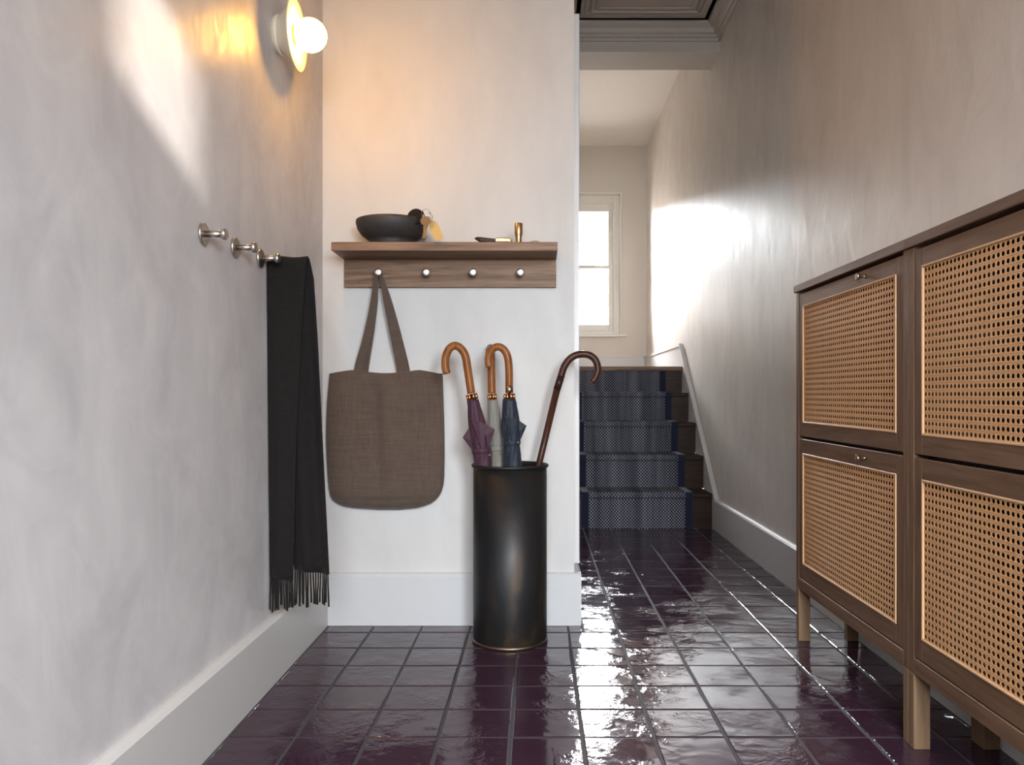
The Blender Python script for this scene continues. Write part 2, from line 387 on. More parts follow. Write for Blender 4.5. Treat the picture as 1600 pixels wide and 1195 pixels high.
# floor: grout bed with single glazed tiles
floor = box('floor', M['grout'], None, (XL-.1, XR+.1, YF-.2, 5.45, -.12, -.0016), **ST)
TS, G = .1845, .0085
def tile_mesh(sx, sy, k):
    rnd = random.Random(k); m = MB(); c = .0022; e = lambda a=.0009: rnd.uniform(-a, a)
    hx, hy = sx/2, sy/2; vs = []
    for (i, j) in ((-1, -1), (0, -1), (1, -1), (1, 0), (1, 1), (0, 1), (-1, 1), (-1, 0)):
        vs.append((i*hx+e(), j*hy+e(), -.006))
    ring1 = [(x, y, -.0010) for x, y, z in vs]
    ring2 = [(x*(1-c/hx), y*(1-c/hy), e(.0003)) for x, y, z in vs]
    V = vs+ring1+[(x, y, .0002) for x, y, z in ring2]
    fs = []
    for r in (0, 8):
        fs += [(r+q, r+(q+1) % 8, r+8+(q+1) % 8, r+8+q) for q in range(8)]
    m.add(V, fs, False); m.f.append(tuple(range(16, 24))); m.sm.append(False)
    return m.mesh('tile')
variants = [tile_mesh(TS-G, TS-G, k) for k in range(6)]
for v in variants: v.materials.append(M['tile'])
XS = [.115+TS*j for j in range(-5, 7)]; YS = [3.012+TS*k for k in range(-24, 14)]
rest = MB(); cut = {}; n_t = 0
for k in range(len(YS)-1):
    for j in range(len(XS)-1):
        x0, x1, y0, y1 = XS[j], XS[j+1], YS[k], YS[k+1]
        spans = []
        lx, rx, xe, ye = -.798, 1.148, .17, 3.099
        if y1 <= ye: spans.append((max(x0, lx), min(x1, rx), y0, y1))
        elif y0 >= ye: spans.append((max(x0, xe), min(x1, rx), y0, min(y1, 5.368)))
        else:
            if x0 < xe: spans.append((max(x0, lx), min(x1, xe), y0, ye))
            if x1 > xe: spans.append((max(x0, xe), min(x1, rx), y0, y1))
        for (a, b, c, d) in spans:
            if b-a < .02 or d-c < .012: continue
            sx, sy = b-a-G, d-c-G
            if c < -1.25 : continue
            if d <= .75 :
                mm = tile_mesh(sx, sy, (k+j) % 6)
                rest.add([(v.co.x+(a+b)/2, v.co.y+(c+d)/2, v.co.z) for v in mm.vertices], [tuple(p.vertices) for p in mm.polygons])
                bpy.data.meshes.remove(mm); continue
            if abs(sx-(TS-G)) < 1e-4 and abs(sy-(TS-G)) < 1e-4: me = random.choice(variants)
            else:
                key = (round(sx, 4), round(sy, 4))
                if key not in cut: cut[key] = tile_mesh(sx, sy, len(cut)+50); cut[key].materials.append(M['tile'])
                me = cut[key]
            o = link('tile', me, None, floor); o.location = ((a+b)/2, (c+d)/2, random.uniform(-.0004, .0004))
            o.rotation_euler = (random.gauss(0, .0035), random.gauss(0, .0035), random.gauss(0, .002))
            n_t += 1
rest.obj('tile_field', M['tile'], floor, kind='stuff')
print('tiles', n_t)

# ------------------------------------------------------------------ landing window
W1 = MB()
yy = YB+.085
for q in ((WX0, WX0+.07, WZ0, WZ1), (WX1-.07, WX1, WZ0, WZ1), (WX0+.07, WX1-.07, WZ1-.075, WZ1), (WX0+.07, WX1-.07, WZ0, WZ0+.05)):
    W1.box(q[0], q[1], yy, yy+.14, q[2], q[3], .004)
W1 = W1.obj('window_1', M['white'], None, **ST)
m = MB()
for q in ((WX0-.008, WX0+.006, WZ0-.0, WZ1+.008), (WX1-.006, WX1+.012, WZ0, WZ1+.012), (WX0+.006, WX1-.006, WZ1-.006, WZ1+.012)):
    m.box(q[0], q[1], YB-.012, YB+.002, q[2], q[3], .002)
m.obj('casing', M['white'], W1)
MB().box(WX0-.05, WX1+.065, YB-.045, YB+.09, WZ0-.026, WZ0+.004, .006).obj('sill', M['white'], W1)
def sash(z0, z1, y, top, bot):
    s = MB(); x0, x1 = WX0+.07, WX1-.07; st_ = .05
    for q in ((x0, x0+st_, z0, z1), (x1-st_, x1, z0, z1), (x0+st_, x1-st_, z1-top, z1), (x0+st_, x1-st_, z0, z0+bot)):
        s.box(q[0], q[1], y, y+.045, q[2], q[3], .004)
    s = s.obj('sash', M['white'], W1)
    MB().box(x0+st_, x1-st_, y+.02, y+.025, z0+bot, z1-top).obj('pane', M['glass'], s)
    return s
sash(2.265, WZ1-.075, yy+.075, .085, .035); s_ = sash(WZ0+.05, 2.298, yy+.025, .035, .07)
MB().box(.52, .57, yy+.006, yy+.03, 2.298, 2.312, .004).obj('latch', M['brass'], s_)

# ------------------------------------------------------------------ stairs
SY = [5.37+.28*i for i in range(5)]; SZ = [.232, .458, .679, .897, 1.107]
stairs = thing('staircase', 'dark wooden staircase rising to the landing window', 'staircase')
SX0, SX1 = XC+.001, XR-.0225
for i in range(5):
    z0 = SZ[i-1] if i else 0
    box('riser', M['dark_x'], stairs, (SX0, SX1, SY[i], SY[i]+.02, z0, SZ[i]-.03))
    y1 = SY[i+1]+.02 if i < 4 else YB
    if i < 4: box('tread', M['dark_x'], stairs, (SX0, SX1-.001, SY[i]-.022, y1, SZ[i]-.03, SZ[i]), .006)
box('tread', M['oak_x'], stairs, (SX0, SX1, SY[4]-.022, SY[4]+.10, SZ[4]-.034, SZ[4]), .004)
box('floor_landing', M['oak_x'], None, (SX0, SX1, SY[4]+.10, YB, SZ[4]-.1, SZ[4]-.001), **ST)
base_empty(stairs, (.65, 5.37, 0))
pth = [(SY[0]-.006, .002)]
for i in range(4):
    z = SZ[i]; y = SY[i]
    pth += [(y-.006, z-.034), (y-.020, z-.033), (y-.030, z-.024), (y-.030, z-.004), (y-.022, z+.007), (SY[i+1]-.012, z+.007), (SY[i+1]-.007, z+.012)]
pth.append((SY[4]-.007, SZ[4]-.036))
runner = thing('stair_runner', 'navy and grey woven stair carpet with plain navy borders on the dark staircase', 'carpet')
def strip(name, mat, x0, x1, lift=0.0):
    vs, fs, L = [], [], [0]
    for a, b in zip(pth, pth[1:]): L.append(L[-1]+math.hypot(b[0]-a[0], b[1]-a[1]))
    n = len(pth)
    def off(k, d):
        a = Vector(pth[max(k-1, 0)]); b = Vector(pth[min(k+1, n-1)]); t = (b-a).normalized(); nrm = Vector((-t.y, t.x))
        return Vector(pth[k])+nrm*d
    for k in range(n):
        p = off(k, lift+.001); q = off(k, -.005)
        vs += [(x0, p.x, p.y), (x1, p.x, p.y), (x0, q.x, q.y), (x1, q.x, q.y)]
    for k in range(n-1):
        o = 4*k; fs += [(o, o+1, o+5, o+4), (o+2, o+6, o+7, o+3), (o, o+4, o+6, o+2), (o+1, o+3, o+7, o+5)]
    me = bpy.data.meshes.new(name); me.from_pydata(vs, [], fs); me.update()
    uv = me.uv_layers.new(name='UVMap')
    for lp in me.loops:
        v = lp.vertex_index; uv.data[lp.index].uv = (me.vertices[v].co.x, L[v//4])
    bm = bmesh.new(); bm.from_mesh(me); bmesh.ops.recalc_face_normals(bm, faces=bm.faces[:]); bm.to_mesh(me); bm.free()
    return link(name, me, mat, runner)
strip('field', M['runner'], .334, .976)
strip('border', M['navy_tape'], .288, .336, .001); strip('border', M['navy_tape'], .974, 1.021, .001)
base_empty(runner, (.655, 5.36, 0))

# ------------------------------------------------------------------ outside
hs = thing('neighbour_house', 'pale rendered house seen through the landing window', 'house')
MB().box(-7, 7, 17, 22, -2.5, 4.1).obj('wall', M['house'], hs)
MB().box(-7.1, 7.1, 16.9, 22.1, 4.1, 4.32).obj('parapet', M['slate'], hs)
MB().box(-1.4, -.5, 16.97, 17.02, 1.2, 2.6, .01).obj('window', M['slate'], hs)
base_empty(hs, (0, 19, -2.5))
box('ground', plain('pale_paving', (.5, .48, .46), .8), None, (-20, 20, YB+.25, 40, -2.7, -2.5), kind='structure')

# ------------------------------------------------------------------ wall lamp
LD, LZ = 2.57, 2.017
lp = thing('wall_lamp', 'dished brass wall lamp with a glowing round opal globe', 'lamp')
T = Matrix.Translation((XL, LD, LZ)) @ AXX
MB().lathe([(.060, 0), (.060, .010), (.062, .014), (.056, .016)], 48, T).obj('backplate', M['socket'], lp)
MB().lathe([(.054, .014), (.060, .022), (.085, .045), (.107, .062), (.109, .064), (.107, .0655), (.080, .060), (.030, .056)], 64, T).obj('dish', M['socket'], lp)
MB().lathe([(.030, .056), (.030, .064), (.026, .066)], 32, T).obj('socket', M['brass_pale'], lp)
MB().lathe([(max(.0005, .0515*math.sin(PI*k/24)), .106-.0515*math.cos(PI*k/24)) for k in range(25)], 48, T).obj('globe', M['globe'], lp)
base_empty(lp, (XL, LD, LZ))

# ------------------------------------------------------------------ coat hooks on the left wall
def hook(D, z, label):
    o = thing('coat_hook', label, 'coat hook', 'steel coat hooks on the plaster wall')
    T = Matrix.Translation((XL, D, z)) @ AXX
    MB().lathe([(.0265, 0), (.028, .001), (.028, .006), (.027, .007)], 40, T).obj('plate', M['steel'], o)
    MB().lathe([(.0082, .007), (.0082, .050)], 20, T).obj('peg', M['steel'], o)
    MB().lathe([(.0082, .049), (.0135, .0495), (.0140, .0505), (.0140, .0585), (.0133, .0593)], 32, T).obj('cap', M['steel'], o)
    base_empty(o, (XL, D, z)); return o
hook(2.0, 1.276, 'bare steel coat hook furthest from the scarf')
hook(2.21, 1.281, 'bare steel coat hook in the middle of the three bare ones')
hook(2.41, 1.285, 'bare steel coat hook right in front of the black scarf')
hook(2.494, 1.282, 'steel coat hook under the black scarf, almost hidden by it')
# ------------------------------------------------------------------ scarf
sc = thing('scarf', 'long black wool scarf with fringed ends hanging over a wall hook', 'scarf')
zt = 1.301
def scarf_xz(u, s):
    """u across the cloth 0..1, s along it: 0 front hem, 1 back hem."""
    if s < .48:
        t = s/.48; z = lerp(.322, zt-.014, t); y = 2.468; h = 1-t
        xl = lerp(-.822, -.814, h); xr = interp([(0, -.702), (.2, -.716), (.6, -.733), (1, -.743)], h)
    elif s < .52:
        a = PI*(s-.48)/.04; y = 2.486-.018*math.cos(a); z = zt-.014+.014*math.sin(a); xl, xr = -.822, -.702; h = 0
    else:
        h = (s-.52)/.48; z = lerp(zt-.014, .335, h); y = 2.504
        xl = interp([(0, -.822), (.15, -.80), (1, -.752)], h); xr = interp([(0, -.700), (.05, -.690), (.25, -.678), (.6, -.661), (1, -.641)], h)
    x = lerp(xl, xr, u)
    if s < .5: y += -.006*math.sin(u*PI)*min(1, h*4+.25) + .004*math.sin(u*9+z*2)*h
    else: y += min(1, h*3)*(.013*math.sin(u*8.5+.8+.6*h) - .004)
    if s >= .48 and s <= .52: z += .002*math.sin(u*7)
    z += .006*math.sin(u*4+1)*(1 if s in (0, 1) else 0)
    return Vector((x, y, z))
m = MB(); m.grid(scarf_xz, 18, 90)
cl = m.obj('cloth', M['scarf'], sc)
md = cl.modifiers.new('thick', 'SOLIDIFY'); md.thickness = .005; md.offset = 0
for s, nfr, z_end in ((0, 15, .222), (1, 17, .232)):
    m = MB(); rr = random.Random(3+s)
    for k in range(nfr):
        u = (k+.5)/nfr; p = scarf_xz(u, s); dx = rr.uniform(-.0035, .0035); ze = z_end+rr.uniform(-.004, .014)+(.012 if s == 0 and .3 < u < .7 else 0)
        pts = [p+Vector((0, 0, .004)), p+Vector((dx*.3, rr.uniform(-.002, .002), -.03)), Vector((p.x+dx*.8, p.y+rr.uniform(-.003, .003), lerp(p.z, ze, .65))), Vector((p.x+dx, p.y, ze))]
        m.tube(smooth_path(pts, 4), lambda t: .0021+.0006*t, 6)
    m.obj('fringe', M['scarf'], sc, kind='stuff')
base_empty(sc, (-.76, 2.486, .22))

# ------------------------------------------------------------------ peg shelf
sh = thing('peg_shelf', 'smoked oak wall shelf with four steel pegs on its back board', 'shelf')
box('shelf_board', M['oak_x'], sh, (-.738, .0715, 2.905, YE, 1.396, 1.427), .0012)
box('back_board', M['oak_x'], sh, (-.738, .0708, 3.098, YE, 1.291, 1.396), .0015)
PEGS = []
for px in (591, 666, 739, 813):
    p = P(px, 425.5, 3.05); PEGS.append(p.x)
    T = Matrix.Translation((p.x, 3.099, 1.340)) @ AXNY
    MB().lathe([(.0075, 0), (.0075, .038), (.0125, .042), (.0142, .045), (.0142, .057), (.0134, .0598), (.0120, .0607), (.006, .0612), (.001, .0613)], 32, T).obj('peg', M['steel'], sh)
base_empty(sh, (-.33, YE, 1.34))
# ------------------------------------------------------------------ bowl, keys and brass things on the shelf
BX, BY, BZ = P(612, 500, 3.0).x, 3.008, 1.427
bo = MB().lathe([(.072, 0), (.0755, .002), (.0750, .013), (.071, .0165), (.090, .025), (.112, .042), (.126, .062), (.132, .084), (.131, .094), (.127, .0955),
                 (.123, .092), (.121, .075), (.110, .048), (.090, .030), (.05, .022), (.001, .021)], 64, Matrix.Translation((BX, BY, BZ))).obj('bowl', M['bowl'], None,
                 label='wide dark stoneware bowl on a narrow foot on the shelf', category='bowl')
KY = 2.902
kb = thing('key_bunch', 'brass key and tag on a ring hooked over the dark bowl', 'keys')
def plate(name, mat, outline, D, th, tilt=0):
    pts = [P(a, b, D) for a, b in outline]
    m = MB(); n = len(pts); zz = min(p.z for p in pts); m.add([(p.x, D-th/2+(p.z-zz)*tilt, p.z) for p in pts]+[(p.x, D+th/2+(p.z-zz)*tilt, p.z) for p in pts], [(k, (k+1) % n, n+(k+1) % n, n+k) for k in range(n)])
    m.f += [tuple(range(n)), tuple(range(2*n-1, n-1, -1))]; m.sm += [False, False]
    return m.obj(name, mat, kb)
key = [(664+8.2*math.cos(a), 344+7.6*math.sin(a)) for a in [PI*.62+2*PI*.88*k/20 for k in range(21)]]
key += [(665.6, 352), (667.2, 354), (666.4, 356), (666.2, 371), (664.3, 373), (662.6, 371.5), (660.6, 372.2), (658.2, 371), (660.3, 368.5), (659.5, 366), (660.8, 364), (660.8, 356), (660, 354), (661.2, 352)]
plate('key', M['brass'], [(a+.4, b) for a, b in key], 2.868, .0024, .16)
def cap_outline(a, b, r, n=8):
    d = Vector((b[0]-a[0], b[1]-a[1])).normalized(); ang = math.atan2(d.y, d.x)
    return [(a[0]+r*math.cos(ang+PI/2+PI*k/n), a[1]+r*math.sin(ang+PI/2+PI*k/n)) for k in range(n+1)] + [(b[0]+r*math.cos(ang-PI/2+PI*k/n), b[1]+r*math.sin(ang-PI/2+PI*k/n)) for k in range(n+1)]
plate('tag', M['brass_pale'], cap_outline((676.5, 351), (684.5, 369), 7.2), 2.875, .002, .22)
def ring(cx, cy, r, D, rx=1.0, tilt=0, wr=.0011):
    pts = []
    for k in range(25):
        a = 2*PI*k/24; p = P(cx+r*rx*math.cos(a), cy+r*math.sin(a), D); p.y += r*D/F*math.sin(a+tilt)*.5; pts.append(p)
    MB().tube(pts, wr, 8).obj('ring', M['steel'], kb)
ring(665.5, 334, 6.8, 2.876); ring(671, 338.5, 5.2, 2.882, .8, 1); ring(672.5, 342.5, 3.4, 2.883, .8)
# leather fob lying over the rim
fc = P(648.5, 338.5, 2.935)
MB().lathe([(.001, -.0055), (.020, -.005), (.029, -.0025), (.031, 0), (.029, .0025), (.020, .005), (.001, .0055)], 32, Matrix.Translation(fc) @ Matrix.Rotation(-.25, 4, 'Z') @ Matrix.Rotation(PI/2-.2, 4, 'X')).obj('fob', M['leather'], kb)
MB().tube(smooth_path([fc+Vector((.016, -.006, .018)), P(660, 331, 2.90), P(663, 337, 2.874)], 6), .0028, 8, flat=.5).obj('fob_loop', M['leather'], kb)
base_empty(kb, (BX+.12, 2.88, BZ))
# folding knife
kf = thing('pocket_knife', 'folding knife with dark grip and brass bolster lying on the shelf', 'knife')
y0 = 2.925
a0 = P(742, 369, y0).x; a1 = P(775, 369, y0).x; a2 = P(799, 369, y0).x; z = BZ
def loft(secs, y, hw):
    """secs: (x, z low, z high, half width in y)"""
    m = MB(); vs = []
    for x, lo, hi, k in secs: vs += [(x, y-hw*k, lo+(hi-lo)*.2), (x, y-hw*k*.7, lo), (x, y+hw*k*.7, lo), (x, y+hw*k, lo+(hi-lo)*.2), (x, y+hw*k, hi-(hi-lo)*.25), (x, y+hw*k*.6, hi), (x, y-hw*k*.6, hi), (x, y-hw*k, hi-(hi-lo)*.25)]
    n = len(secs); fs = [(8*i+k, 8*i+(k+1) % 8, 8*i+8+(k+1) % 8, 8*i+8+k) for i in range(n-1) for k in range(8)]
    m.add(vs, fs); m.f += [tuple(range(7, -1, -1)), tuple(8*(n-1)+k for k in range(8))]; m.sm += [False]*2
    return m
loft([(a0, z+.014, z+.018, .5), (a0+.008, z+.009, z+.0205, .8), (a0+.02, z+.002, z+.020, 1), (a0+.05, z, z+.0165, 1), (a1+.001, z, z+.0135, 1)], y0, .012).obj('grip', M['dark_x'], kf)
loft([(a1, z, z+.0175, 1), (a1+.02, z, z+.0185, 1), (a1+.045, z, z+.0165, 1), (a2-.004, z, z+.0145, 1)], y0, .0135).obj('bolster', M['brass'], kf)
loft([(a2-.004, z+.002, z+.0125, .8), (a2+.003, z+.002, z+.012, .6)], y0, .012).obj('end_cap', M['brass'], kf)
base_empty(kf, ((a0+a2)/2, y0, z))
cx = P(810.3, 360, 2.95).x
MB().lathe([(.0110, 0), (.0125, .001), (.0120, .006), (.0112, .018), (.0115, .026), (.0142, .036), (.0150, .042), (.0150, .074), (.0142, .0755), (.0115, .0755), (.0110, .050), (.001, .048)], 40,
           Matrix.Translation((cx, 2.95, z))).obj('bud_vase', M['brass'], None, label='small flared brass bud vase standing on the shelf', category='vase')
s0 = P(817, 371, 2.935).x; s1 = P(843.5, 371, 2.935).x
sp_ = thing('brass_clip', 'low curved brass clip lying beside the brass bud vase', 'clip')
pts = [(s0, 2.94, z+.0022), (lerp(s0, s1, .35), 2.936, z+.0045), (lerp(s0, s1, .62), 2.935, z+.0088), (lerp(s0, s1, .84), 2.934, z+.0085), (s1, 2.933, z+.002)]
MB().tube(smooth_path(pts, 6), .0042, 10, flat=.4, up=(0, 1, 0)).obj('band', M['brass'], sp_)
MB().tube(smooth_path([(lerp(s0, s1, .5), 2.930, z+.002), (lerp(s0, s1, .75), 2.929, z+.003), (lerp(s0, s1, .9), 2.93, z+.002)], 4), .0018, 8).obj('spring', M['brass'], sp_)
base_empty(sp_, ((s0+s1)/2, 2.935, z))

# ------------------------------------------------------------------ tote bag
tb = thing('tote_bag', 'taupe linen tote bag hanging by two straps from the first shelf peg', 'bag')
DT = 3.055
LEFT = [(577, 511.5), (600, 509.5), (625, 507.3), (650, 506), (680, 505.6), (710, 506.2), (740, 508), (765, 510.3), (777, 512.8), (783, 516.5), (788, 523), (792, 533), (795, 547), (797, 563), (798, 590)]
RIGHT = [(577, 689.5), (600, 690.3), (640, 691.8), (680, 692.8), (715, 693), (745, 692.5), (760, 691), (770, 688), (778, 683.5), (784, 678), (789, 670), (793, 659), (796, 646), (798, 622)]
def tote(side):
    def f(u, v):
        top = 577+5.5*abs(math.sin((u-.12)*PI*1.32))**2*(1 if .12 < u < .88 else 0)+(6 if u < .02 or u > .98 else 6*max(0, (.2-u)/.2)+7*max(0, (u-.8)/.2))
        py = lerp(top, 798, v)
        xl = interp(LEFT, py); xr = interp(RIGHT, py); px = lerp(xl, xr, u)
        e = max(0.0, 4*u*(1-u))**.45
        vb = min(1, max(0, (1-v)/.10))          # belly closes at the base
        belly = (.010+.030*min(1, v*1.25))*e*(vb**.5)
        p = P(px, py, DT)
        if side > 0:
            fold = .017*math.exp(-((u-.40-.07*v)/.045)**2)*min(1, v*6)*(1-v)**.7-.008*math.exp(-((u-.52-.03*v)/.06)**2)*min(1, v*5)*(1-v)-.006*math.exp(-((u-.80+.1*v)/.05)**2)*(1-v)+.008*math.exp(-((u-.86)/.04)**2)*min(1, v*4)*(1-v)
            p.y = 3.092-belly+fold+.0025*math.sin(u*13+v*4)*e*(1-v)
            if v > .9 and v < .94: p.y += .004*e
        else: p.y = 3.094+.012*e*vb**.5
        return p
    return f
m = MB(); m.grid(tote(1), 60, 70); m.grid(tote(-1), 30, 70); m.obj('bag_body', M['tote'], tb)
seam = [tote(1)(u/40, .912) for u in range(1, 40)]
MB().tube([p+Vector((0, -.0005, 0)) for p in seam], .0016, 6).obj('seam', M['tote'], tb)
def ribbon(pts, wid, th=.0022):
    """flat strap through (centre, half width vector) points"""
    m = MB(); vs = []
    for c, hv in zip(pts, wid):
        n = Vector((0, -th, 0)); c = Vector(c); hv = Vector(hv); vs += [c-hv+n, c+hv+n, c+hv-n, c-hv-n]
    k = len(pts); m.add(vs, [(4*i+q, 4*i+(q+1) % 4, 4*i+4+(q+1) % 4, 4*i+4+q) for i in range(k-1) for q in range(4)], False)
    m.f += [(3, 2, 1, 0), tuple(4*(k-1)+q for q in range(4))]; m.sm += [False]*2
    return m
px_ = PEGS[0]; tz = 1.340
def strap(lpx, rpx, D0, D1, hwl, hwr, name='strap'):
    L0 = P(lpx[0], 606, D0); L1 = P(lpx[0]+.6, 578, D0); L2 = P(lpx[1], 520, D1); L3 = P(lpx[2], 470, D1); L4 = Vector((px_-.010, D1, tz-.016)); TP = Vector((px_, D1, tz+.0088))
    R4 = Vector((px_+.010, D1, tz-.016)); R3 = P(rpx[2], 470, D1); R2 = P(rpx[1], 520, D1); R1 = P(rpx[0]-.6, 578, D0); R0 = P(rpx[0], 606, D0)
    ws = [hwl, hwl, hwl*.95, hwl*.75, .0062, .006, .0062, hwr*.75, hwr*.95, hwr, hwr]
    pts = smooth_path([L0, L1, L2, L3, L4, TP, R4, R3, R2, R1, R0], 6); W = []
    for i in range(len(pts)):
        t = i/6; k = min(int(t), 9); hw = lerp(ws[k], ws[k+1], t-k)
        a = pts[max(i-1, 0)]; b = pts[min(i+1, len(pts)-1)]; d = (b-a).normalized(); nv = Vector((d.z, 0, -d.x))
        W.append(nv*hw)
    ribbon(pts, W).obj(name, M['tote'], tb)
strap((558.5, 574.5, 583.5), (628, 616, 605), 3.0825, 3.056, .0145, .0185)
strap((569.5, 579, 586), (635, 620.5, 607.5), 3.0965, 3.066, .014, .0145)
base_empty(tb, (px_, 3.08, .445))

# ------------------------------------------------------------------ umbrella stand
SX, SYY, SR, SZT = -.099, 2.922, .132, .632
us = thing('umbrella_stand', 'tall blackened bronze cylinder holding umbrellas and a walking stick', 'umbrella stand', loc=(SX, SYY, 0))
MB().lathe([(SR-.002, .010), (SR, .014), (SR, SZT-.008), (SR-.004, SZT-.008), (SR-.004, .018), (.001, .016)], 96, None, cap1=False).obj('cylinder', M['bronze'], us)
MB().lathe([(SR-.005, SZT-.010), (SR+.004, SZT-.010), (SR+.0065, SZT-.006), (SR+.0065, SZT-.002), (SR+.004, SZT+.001), (SR-.001, SZT+.001), (SR-.005, SZT-.002), (SR-.005, SZT-.010)], 96, None, cap0=False, cap1=False).obj('rim', M['bronze'], us)
MB().lathe([(SR-.006, 0.0005), (SR+.001, 0.0005), (SR+.0035, .003), (SR+.0035, .008), (SR+.0005, .012), (SR-.006, .012)], 96).obj('base_ring', M['ring'], us)

# ------------------------------------------------------------------ umbrellas
def umbrella(label, mat, D, crook_pts, crook_r, tip, neck, foot, prof_px, flaps, strap_py, button, collar=None, Dk=None):
    """tip: rib-tip ring (px centre, py, half width px); prof: (py, centre px, half width px)"""
    o = thing('umbrella', label, 'umbrella', 'rolled umbrellas in the bronze stand')
    pts = [P(a, b, D if Dk is None else Dk[i]) for i, (a, b) in enumerate(crook_pts)]
    sp = smooth_path(pts, 8); R = crook_r*D/F
    def rad(t): return R*(1 if t > .04 else .80+.2*(t/.04)**.5)
    MB().tube(sp, rad, 20).obj('handle', M['crook'], o)
    if collar: MB().tube([P(*collar[0], D), P(*collar[1], D)], R*1.02, 20).obj('collar', M['knob'], o)
    # rib tips: a ring of small copper ends
    c = P(tip[0], tip[1], D); ax = (P(*neck, D)-P(prof_px[1][1], prof_px[1][0], D)).normalized()
    u = ax.cross(Vector((0, 1, 0))).normalized(); w_ = ax.cross(u)
    rt = (tip[2]-2.2)*D/F
    for k in range(8):
        a = 2*PI*(k+.5)/8; q = c+u*math.cos(a)*rt+w_*math.sin(a)*rt
        MB().tube([q+ax*.0105, q-ax*.0105], .0046, 8).obj('rib_tip', M['copper'], o)
    MB().tube([P(*neck, D)+ax*.004, c-ax*.02], .006, 10).obj('shaft', M['leather'], o)
    # rolled canopy
    n = 48; m = MB(); vs = []; rows = []
    for py, cxp, hw in prof_px: rows.append((P(cxp, py, D), hw*D/F))
    dense = []
    for i in range(len(rows)-1):
        for j in range(6): dense.append((rows[i][0].lerp(rows[i+1][0], j/6), lerp(rows[i][1], rows[i+1][1], j/6)))
    dense.append(rows[-1])
    for i, (cc, r) in enumerate(dense):
        s = i/len(dense)
        for k in range(n):
            a = 2*PI*k/n; saw = ((a*8/(2*PI)+s*2.2) % 1.0)
            rr = r*(.90+.13*saw-(.10 if saw < .08 else 0))
            vs.append(cc+Vector((math.cos(a)*rr, math.sin(a)*rr*.92, 0)))
    L = len(dense); m.add(vs, [(i*n+k, i*n+(k+1) % n, (i+1)*n+(k+1) % n, (i+1)*n+k) for i in range(L-1) for k in range(n)], True)
    m.f += [tuple(range(n)), tuple((L-1)*n+k for k in range(n))]; m.sm += [False]*2
    cn = m.obj('canopy', mat, o)
    for fl in flaps:      # loose pleat corners standing off the roll: three points, the second is the tip
        A, B, C = (P(a, b, D+dd) for a, b, dd in fl); th = Vector((0, .0028, 0)); mid = (A+C)/2
        mm = MB(); mm.add([A-th*2, B-th*.3, C-th*2, A+th*2, B+th*.3, C+th*2, mid+Vector((0, -.010, 0))*1.2, (mid+B)/2+Vector((0, -.007, 0))],
                          [(0, 7, 6), (0, 1, 7), (1, 2, 7), (2, 6, 7), (3, 5, 4), (0, 3, 4, 1), (1, 4, 5, 2), (0, 6, 2, 5, 3)])
        mm.obj('pleat', mat, cn)
    # tie strap and button
    spx = interp([(a, b) for a, b, c_ in prof_px], strap_py); shw = interp([(a, c_) for a, b, c_ in prof_px], strap_py)
    T = Matrix.Translation(P(spx, strap_py, D)) @ Matrix.Rotation(-.06, 4, 'Y'); r = shw*D/F*1.05
    MB().lathe([(r, -.008), (r+.001, -.007), (r+.001, .007), (r, .008)], 40, T @ Matrix.Diagonal((1, .95, 1, 1)), cap0=False, cap1=False).obj('tie_strap', mat, o)
    bp = P(button[0], button[1], D); bp.y = D-r*.75
    MB().lathe([(.0035, 0), (.0042, .001), (.0042, .002), (.003, .003)], 16, Matrix.Translation(bp) @ AXNY).obj('button', M['button'], o)
    # lower end inside the stand
    e = rows[-1][0]; f_ = Vector(foot)
    MB().tube([e, f_.lerp(e, .35)], lambda t: rows[-1][1]*(.85-.5*t), 16).obj('canopy_end', mat, cn)
    MB().tube([f_.lerp(e, .4), f_], .005, 10).obj('ferrule', M['steel'], o)
    base_empty(o, f_)
umbrella('plum umbrella with a tan crook handle, its folds fanned open', M['plum'], 2.872,
    [(698.8, 584), (696.2, 574), (696.5, 558), (702, 545), (711, 540), (720.5, 545), (727, 556), (730.5, 575), (736.3, 614.5)], 6.3,
    (737.5, 620, 9.8), (736.8, 617), (-.085, 2.90, .02),
    [(623.5, 738.6, 9.0), (650, 743.5, 13.0), (668, 747, 14.5), (690, 750.5, 15.5), (704, 752.5, 14.2), (718, 754, 13.6), (735, 756.3, 14)],
    [((733, 668, -.012), (722.8, 683.5, -.02), (740, 706, -.012)), ((755, 661, -.024), (773.5, 671, -.026), (763, 700, -.024)), ((736, 655, -.03), (752, 700, -.045), (762, 664, -.03))], 704, (765.5, 710))
umbrella('stone grey umbrella between the plum and the navy ones', M['grey'], 2.972,
    [(764.5, 556), (765.2, 546), (766.8, 543.5), (767.3, 549), (767.5, 560), (767.8, 585), (768.4, 614.5)], 6.2,
    (769, 620, 8.0), (768.6, 617), (-.12, 2.98, .02),
    [(623.5, 769.6, 7.6), (660, 772.5, 11.5), (690, 774.5, 12.5), (701, 776, 10.5), (715, 777, 9.8), (735, 777.5, 10)],
    [((780, 662, 0), (788, 680, .004), (781, 696, 0))], 701, (784.5, 707), Dk=[3.075, 3.085, 3.055, 3.01, 2.985, 2.975, 2.972])
